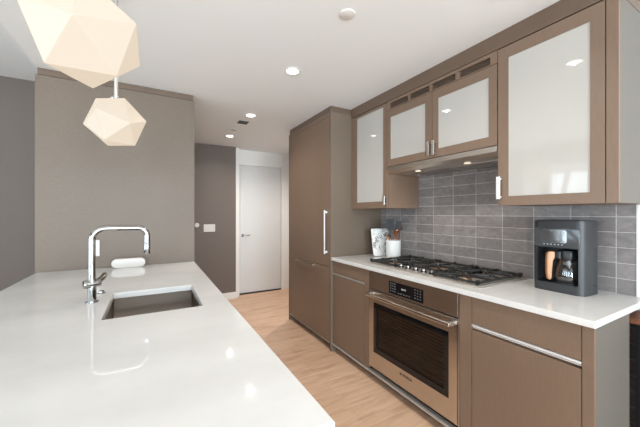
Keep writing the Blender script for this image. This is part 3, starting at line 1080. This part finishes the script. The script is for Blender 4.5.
pn = obj('control_panel', bm, mat('dark_glossy_plastic', (0.10, 0.105, 0.11), 0.12, 0.3), t, 35, True)
bm = new()
prism(bm, rrect(0.125, 0.070, 0.010, 0.012, 0.303, 5), -HD - 0.0055, -HD - 0.0041, 'x')
sc = obj('screen', bm, mat('mirror_screen', (0.30, 0.31, 0.32), 0.06, 0.8), pn, 35, True)
bm = new()
for i in range(6):
    cyl(bm, (-HD - 0.0060, -0.030 + i * 0.017, 0.259), 0.0032, 0.0018, 'x', 12)
obj('button', bm, 'mark', pn, 35, True)
# carafe
ca = thing('coffee_carafe', 'glass coffee carafe with beech handle standing in the coffee maker', 'carafe', (0, 0, 0))
mtx = Matrix.Translation((2.006, 0.778, CT)) @ Matrix.Rotation(math.radians(-2), 4, 'Z')
ca.location = mtx @ Vector((-0.024, -0.026, 0.0545))
ca.rotation_euler = (0, 0, math.radians(-2))
ca.scale = (1.08, 1.08, 1.08)
bm = new()
lathe(bm, [(0, 0.001), (0.050, 0.001), (0.056, 0.006), (0.058, 0.03), (0.055, 0.06), (0.046, 0.095), (0.042, 0.115)], (0, 0, 0), 40)
obj('glass_jug', bm, 'carafe', ca, 60, True)
bm = new()
lathe(bm, [(0.0425, 0.112), (0.046, 0.114), (0.048, 0.14), (0.044, 0.158), (0.03, 0.162), (0, 0.163)], (0, 0, 0), 36)
prism(bm, rrect(0.04, 0.040, 0.012, -0.030, 0.030, 4), 0.118, 0.150, 'z')
obj('carafe_lid', bm, 'blackplastic', ca, 40, True)
bm = new()
lathe(bm, [(0, 0.0005), (0.051, 0.0005), (0.057, 0.005), (0.0575, 0.012)], (0, 0, 0), 36)
obj('carafe_base', bm, 'blackplastic', ca, 40, True)
# handle leaves the front left of the jug
q = new()
pts = [(0.058, 0.150), (0.078, 0.152), (0.090, 0.142), (0.093, 0.110), (0.093, 0.040), (0.088, 0.010), (0.078, 0.006), (0.072, 0.016), (0.070, 0.060), (0.066, 0.105), (0.058, 0.122)]
prism(q, pts, -0.015, 0.015, 'y', 0.005)
bmesh.ops.transform(q, matrix=Matrix.Rotation(math.radians(132), 4, 'Z'), verts=q.verts[:])
obj('carafe_handle', q, 'beech', ca, 40, True)
q = new()
box(q, 0.040, 0.062, -0.010, 0.010, 0.120, 0.148, 0.002)
bmesh.ops.transform(q, matrix=Matrix.Rotation(math.radians(132), 4, 'Z'), verts=q.verts[:])
obj('handle_bracket', q, 'blackplastic', ca, 40, True)

# utensil crock
cx_, cy_ = 2.020, 2.148
bm = new()
lathe(bm, [(0, 0.0), (0.064, 0.0), (0.068, 0.004), (0.069, 0.165), (0.071, 0.172), (0.068, 0.173), (0.065, 0.168), (0.063, 0.01), (0, 0.008)], (cx_, cy_, CT), 44)
tag(obj('utensil_crock', bm, 'ceramic', None, 50), 'round white ceramic crock full of cooking utensils by the cooktop', 'crock')


def spatula(name, label, base, tip, width, head, m_head, m_stick, thick=0.006):
    base, tip = Vector(base), Vector(tip)
    d = (tip - base).normalized()
    t = thing(name, label, 'spatula' if 'spat' in name or 'turner' in name else 'spoon', tuple(base))
    neck = tip - d * head
    obj('handle', tube(new(), [base, neck + d * 0.01], 0.0055, 10), m_stick, t, 50)
    side = Vector((0.52, -0.85, 0))
    side = (side - d * side.dot(d)).normalized()
    nrm = d.cross(side).normalized()
    bm = new()
    if name == 'spoon':
        prof = [(0.0, 0.35), (0.15, 0.65), (0.4, 1.0), (0.7, 0.95), (0.9, 0.6), (1.0, 0.15)]
    else:
        prof = [(0.0, 0.45), (0.12, 0.85), (0.3, 1.0), (0.92, 1.0), (1.0, 0.8)]
    rows = []
    for s_, w2 in prof:
        c = neck + d * (head * s_)
        row = []
        for k in (-1, -0.5, 0, 0.5, 1):
            bow = (k * k - 1) * (0.010 if name == 'spoon' else 0.002)
            row.append(bm.verts.new(c + side * (width / 2 * w2 * k) + nrm * bow))
        rows.append(row)
    for a, b2 in zip(rows, rows[1:]):
        for k in range(4):
            bm.faces.new((a[k], a[k + 1], b2[k + 1], b2[k]))
    bmesh.ops.solidify(bm, geom=bm.faces[:], thickness=thick * 0.6)
    bmesh.ops.recalc_face_normals(bm, faces=bm.faces[:])
    obj('blade' if name != 'spoon' else 'bowl', bm, m_head, t, 50)


B_ = CT + 0.015
spatula('spatula', 'wide grey spatula standing tallest in the white crock', (cx_ - 0.018, cy_ - 0.012, B_), (cx_ - 0.024, cy_ + 0.020, 1.295), 0.075, 0.115, 'gray_silicone', 'gray_silicone')
spatula('spatula', 'narrow dark grey spatula leaning right of the tallest one in the crock', (cx_ + 0.014, cy_ + 0.012, B_), (cx_ + 0.012, cy_ - 0.062, 1.275), 0.055, 0.10, 'gray_silicone', 'copper')
spatula('spoon', 'copper-coloured spoon leaning far right out of the white crock', (cx_ - 0.036, cy_ + 0.036, B_), (cx_ - 0.036, cy_ - 0.090, 1.205), 0.05, 0.07, 'copper', 'copper')
spatula('spoon', 'wooden spoon rising behind the copper one in the crock', (cx_ + 0.044, cy_ + 0.010, B_), (cx_ + 0.042, cy_ - 0.060, 1.245), 0.042, 0.06, 'walnut', 'walnut')
spatula('spoon', 'small copper spoon leaning left over the printed board from the crock', (cx_ - 0.002, cy_ - 0.040, B_), (cx_ - 0.003, cy_ + 0.080, 1.140), 0.036, 0.05, 'copper', 'copper')

# printed board leaning behind the crock
q = new()
prism(q, rrect(0.215, 0.275, 0.012, 0, 0.1375, 4), -0.010, 0.010, 'y', 0.003)
bd = obj('serving_board', q, 'print', None, 40, True)
bd.location = (2.015, 2.300, CT + 0.003)
bd.rotation_euler = (math.radians(-9), 0, math.radians(0))
tag(bd, 'white board with grey botanical print leaning by the refrigerator side', 'board')

# console past the counter end
t = thing('console_table', 'dark console with a walnut top at the right edge beyond the counter', 'console', (2.1, 0.1, 0))
obj('table_top', box(new(), 1.945, XR - 0.016, -0.50, 0.556, 0.835, 0.858, 0.003), 'walnut', t)
bm = new()
for y in (-0.47, 0.43):
    for x in (2.035, 2.12):
        box(bm, x, x + 0.025, y, y + 0.025, 0, 0.834)
box(bm, 2.030, 2.135, -0.46, 0.503, 0.02, 0.834)
obj('frame', bm, 'blackplastic', t)
